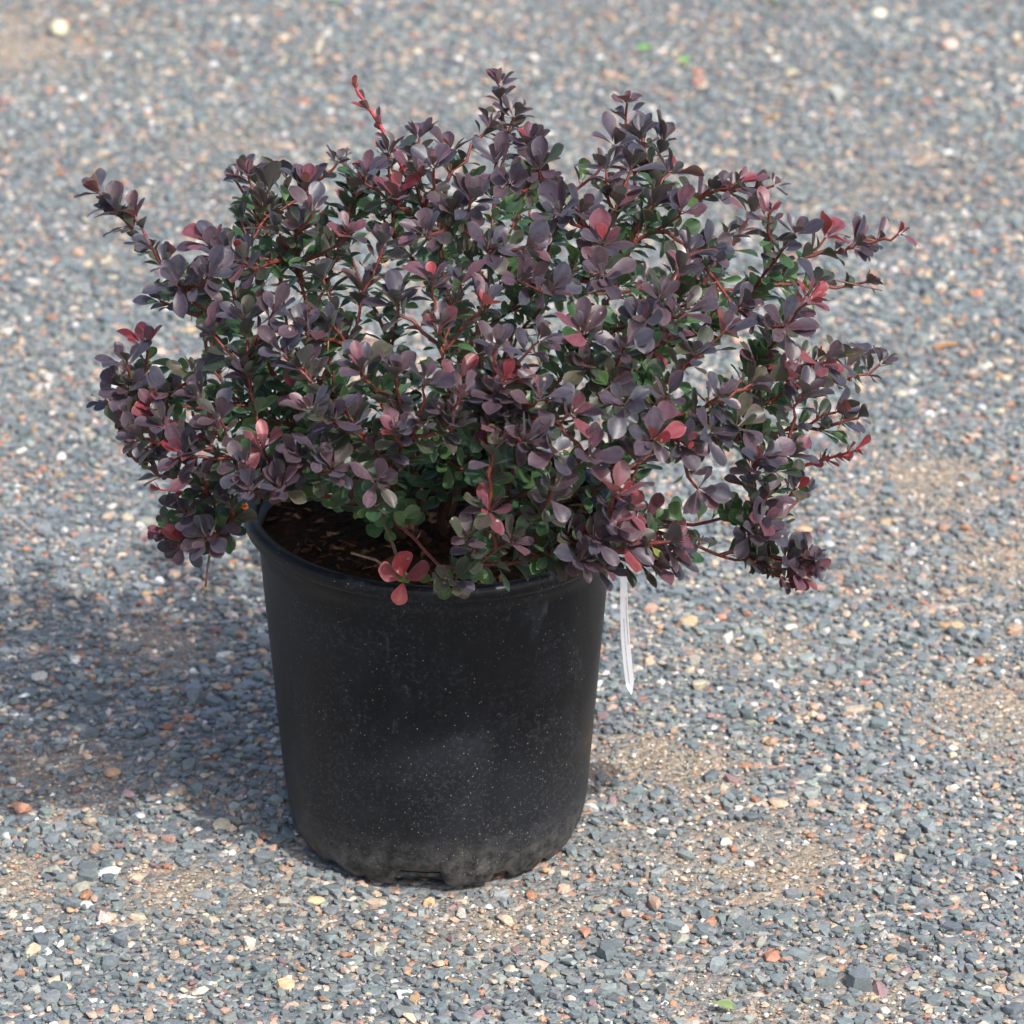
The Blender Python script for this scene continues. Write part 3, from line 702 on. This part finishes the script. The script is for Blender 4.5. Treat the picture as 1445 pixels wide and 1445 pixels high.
special(318, 702, -.085, None, [(30, 22, .020, (.42, .10, .02)), (34, 8, .018, (.12, .17, .04)), (44, 50, .022, (.07, .022, .026)), (14, 46, .018, (.04, .075, .03))])
red_shoot(at(580, 262, .05), at(502, 126, .055), .0019, 9, .014)
red_shoot(at(1120, 662, -.06), at(1207, 636, -.085), .0014, 8, .016)
red_shoot(at(330, 708, -.08), at(226, 691, -.10), .0013, 4, .010)
def bare_twig(pxs, Y, r0, c):
    pts = np.array([at(x, y, Y) for x, y in pxs]); stem_list.append(tube(pts, np.linspace(r0, r0*.7, len(pts)), [np.array(c)]*len(pts), 6))
bare_twig([(300, 740), (297, 775), (293, 800), (290, 828)], -.07, .0011, (.10, .065, .055))
bare_twig([(900, 750), (930, 744), (968, 741)], -.13, .0016, (.035, .022, .018))
bare_twig([(640, 818), (570, 818), (530, 790), (495, 780)], -.128, .0013, (.13, .085, .06))
bare_twig([(1165, 392), (1200, 400), (1245, 410)], -.02, .0007, (.10, .05, .04))
bare_twig([(570, 815), (555, 770), (540, 735), (545, 700)], -.13, .0014, (.10, .065, .045))

# 300 leaves that show largest as parts, the rest joined
def shown(V):
    q = project(V[[0, 42, 25, 29]]); ar = abs(np.cross(q[1]-q[0], q[3]-q[2])); return ar
cenl = np.array([V.mean(0) for V, C in leaves]); depth = np.linalg.norm(cenl-CAM, axis=1)
q = project(cenl); area = np.array([shown(V) for V, C in leaves])
# visible = little else in front of it: count nearer leaves over its centre on a coarse screen grid
cell = (q/16).astype(int); nearest = {}
for c_, dp in zip(map(tuple, cell), depth): nearest[c_] = min(nearest.get(c_, 9e9), dp)
front = np.array([dp < nearest[c_]+.012 for c_, dp in zip(map(tuple, cell), depth)])
order = np.argsort(-(area*front))
pick = set(order[:298].tolist())
lV, lF, lC, off = [], [], [], 0
for i, (V, C) in enumerate(leaves):
    if i in pick:
        base = V[2]
        mesh_obj('leaf', V-INV, LF, M_LEAF, shrub, colors=C, smooth=True, loc=base-INV)
    else:
        lV.append(V); lF.append(LF+off); lC.append(C); off += len(V)
fo = mesh_obj('foliage', np.concatenate(lV)-INV, np.concatenate(lF), M_LEAF, shrub, colors=np.concatenate(lC), smooth=True)
fo['kind'] = 'stuff'
for V, F, C in stem_list:
    mesh_obj('branch', V-INV, F, M_STEM, shrub, colors=C, smooth=True, loc=V[0]-INV)
to = mesh_obj('thorns', np.concatenate(thV)-INV, np.concatenate(thF), M_STEM, shrub, colors=np.concatenate(thC)); to['kind'] = 'stuff'
print('leaves', len(leaves), 'branches', len(stem_list))

# ---------------------------------------------------------------- plant label
lab_top = at(880, 806, -.075); lab_bot = at(891, 980, -.075)
lab = empty('plant_label', lab_top)
tag(lab, 'narrow white plastic plant label hanging from the shrub beside the pot', 'label')
nL = 22; Ln = lab_bot-lab_top
ang = R(-66)
def lab_pt(t, u, off=0.):
    a = ang+.2*math.sin(t*2.5); s = np.array([math.cos(a), -math.sin(a), 0]); nn = np.array([-math.sin(a), -math.cos(a), 0])
    bow = np.array([.0018*math.sin(t*3.1), 0, 0]); wd = .0105*(1 if t < .92 else max(.03, (1-t)/.08))
    return lab_top*0+Ln*t-bow+s*u*wd*.5+nn*off
Vl = []; 
for sgn in (1, -1):
    for i in range(nL):
        for u in (-1, 1): Vl.append(lab_pt(i/(nL-1), u, sgn*.00025))
Fl = []
for i in range(nL-1):
    a = 2*i; b = a+2*nL
    Fl += [[a, a+1, a+3, a+2], [b, b+2, b+3, b+1], [a, a+2, b+2, b], [a+1, b+1, b+3, a+3]]
Fl += [[0, 2*nL, 2*nL+1, 1], [2*nL-2, 2*nL-1, 4*nL-1, 4*nL-2]]
mesh_obj('strip', np.array(Vl), Fl, M_LABEL, lab)
Vi, Fi = [], []
for row, (t0, t1) in enumerate([(.22, .60), (.38, .90)]):
    u = [.45, -.25][row]; t = t0
    while t < t1:
        L_ = random.uniform(.004, .012)
        for off in (.0005,):
            k = len(Vi); Vi += [lab_pt(t, u-.09, off), lab_pt(t, u+.09, off), lab_pt(t+L_, u+.09, off), lab_pt(t+L_, u-.09, off)]; Fi.append([k, k+1, k+2, k+3])
        t += L_+random.uniform(.003, .008)
po = mesh_obj('small_print', np.array(Vi), Fi, M_INK, lab)
po['label'] = 'rows of tiny illegible grey print along the label'
tie = tube(np.array([[0, 0, 0], [-.004, 0, .012], [0, .004, .024], [.004, 0, .012], [0.0004, 0, 0]]), [.0006]*5, [np.array([.78, .79, .8])]*5, 6)
mesh_obj('tie', tie[0], tie[1], M_LABEL, lab, smooth=True)

# ---------------------------------------------------------------- small litter on the gravel
def flat_leaf(px, py, L_, yaw, c, label, name='fallen_leaf', cat='leaf'):
    g = on_ground(px, py, .008); p = np.array([g[0], g[1], und(g[0], g[1])+.0065]); d = np.array([math.cos(yaw), math.sin(yaw), .05])
    V, C = leaf_mesh(p, d, np.array([.2, -.35, 1.]), L_, L_*.36, np.array(c), np.array(c), fold=.8, droop=.12, twist=.1)
    o = mesh_obj(name, V, LF, M_LEAF, colors=C, smooth=True, loc=p); tag(o, label, cat); return o
flat_leaf(997, 1412, .0205, -.35, (.19, .27, .12), 'fresh pale green leaf fallen on the gravel')
def sprout(px, py, s, label):
    g = on_ground(px, py, .004); p = np.array([g[0], g[1], und(g[0], g[1])+.002]); t = empty('weed_seedling', p)
    tag(t, label, 'weed', 'weed seedlings in the gravel')
    V, F, C = tube(np.array([[0, 0, 0], [0, 0, .008]]), [.0006, .0005], [np.array([.12, .25, .04])]*2, 5); mesh_obj('stem', V, F, M_STEM, t, colors=C)
    for k in range(5):
        a = k*1.26+px; d = np.array([math.cos(a), math.sin(a), .7])
        V, C = leaf_mesh(np.array([0, 0, .007]), d, np.array([0, 0, 1.]), s, s*.6, np.array([.16, .42, .05])); mesh_obj('leaf', V, LF, M_LEAF, t, colors=C, smooth=True)
pair = 'tiny green weed seedling, one of a close pair behind the shrub'
sprout(475, 6, .009, 'tiny green weed seedling on gravel behind the tall red shoot')
sprout(909, 74, .009, pair); sprout(966, 90, .008, pair)
sprout(1093, 4, .008, 'lone tiny green weed seedling beyond the brick red stone')
def litter_twig(a, b, r, c, label):
    A, B = on_ground(*a, .006), on_ground(*b, .006); A[2] = und(A[0], A[1])+.006; B[2] = und(B[0], B[1])+.007
    M_ = (A+B)/2+np.array([0, .002, .001]); V, F, C = tube(np.array([A, M_, B]), [r, r*1.1, r*.6], [np.array(c)]*3, 6)
    o = mesh_obj('dry_twig', V, F, M_STEM, colors=C, loc=A); tag(o, label, 'twig', 'dry twigs on the gravel')
litter_twig((1318, 487), (1352, 484), .0022, (.30, .17, .08), 'short brown twig lying on gravel right of the shrub')
litter_twig((446, 75), (455, 55), .0022, (.55, .48, .35), 'pale straw stub on gravel behind the shrub')
litter_twig((113, 1065), (118, 1052), .0012, (.55, .48, .36), 'bleached straw stub in front of the shrub shade')
litter_twig((10, 722), (45, 745), .0011, (.42, .40, .34), 'thin grey stem lying across gravel left of the pot')
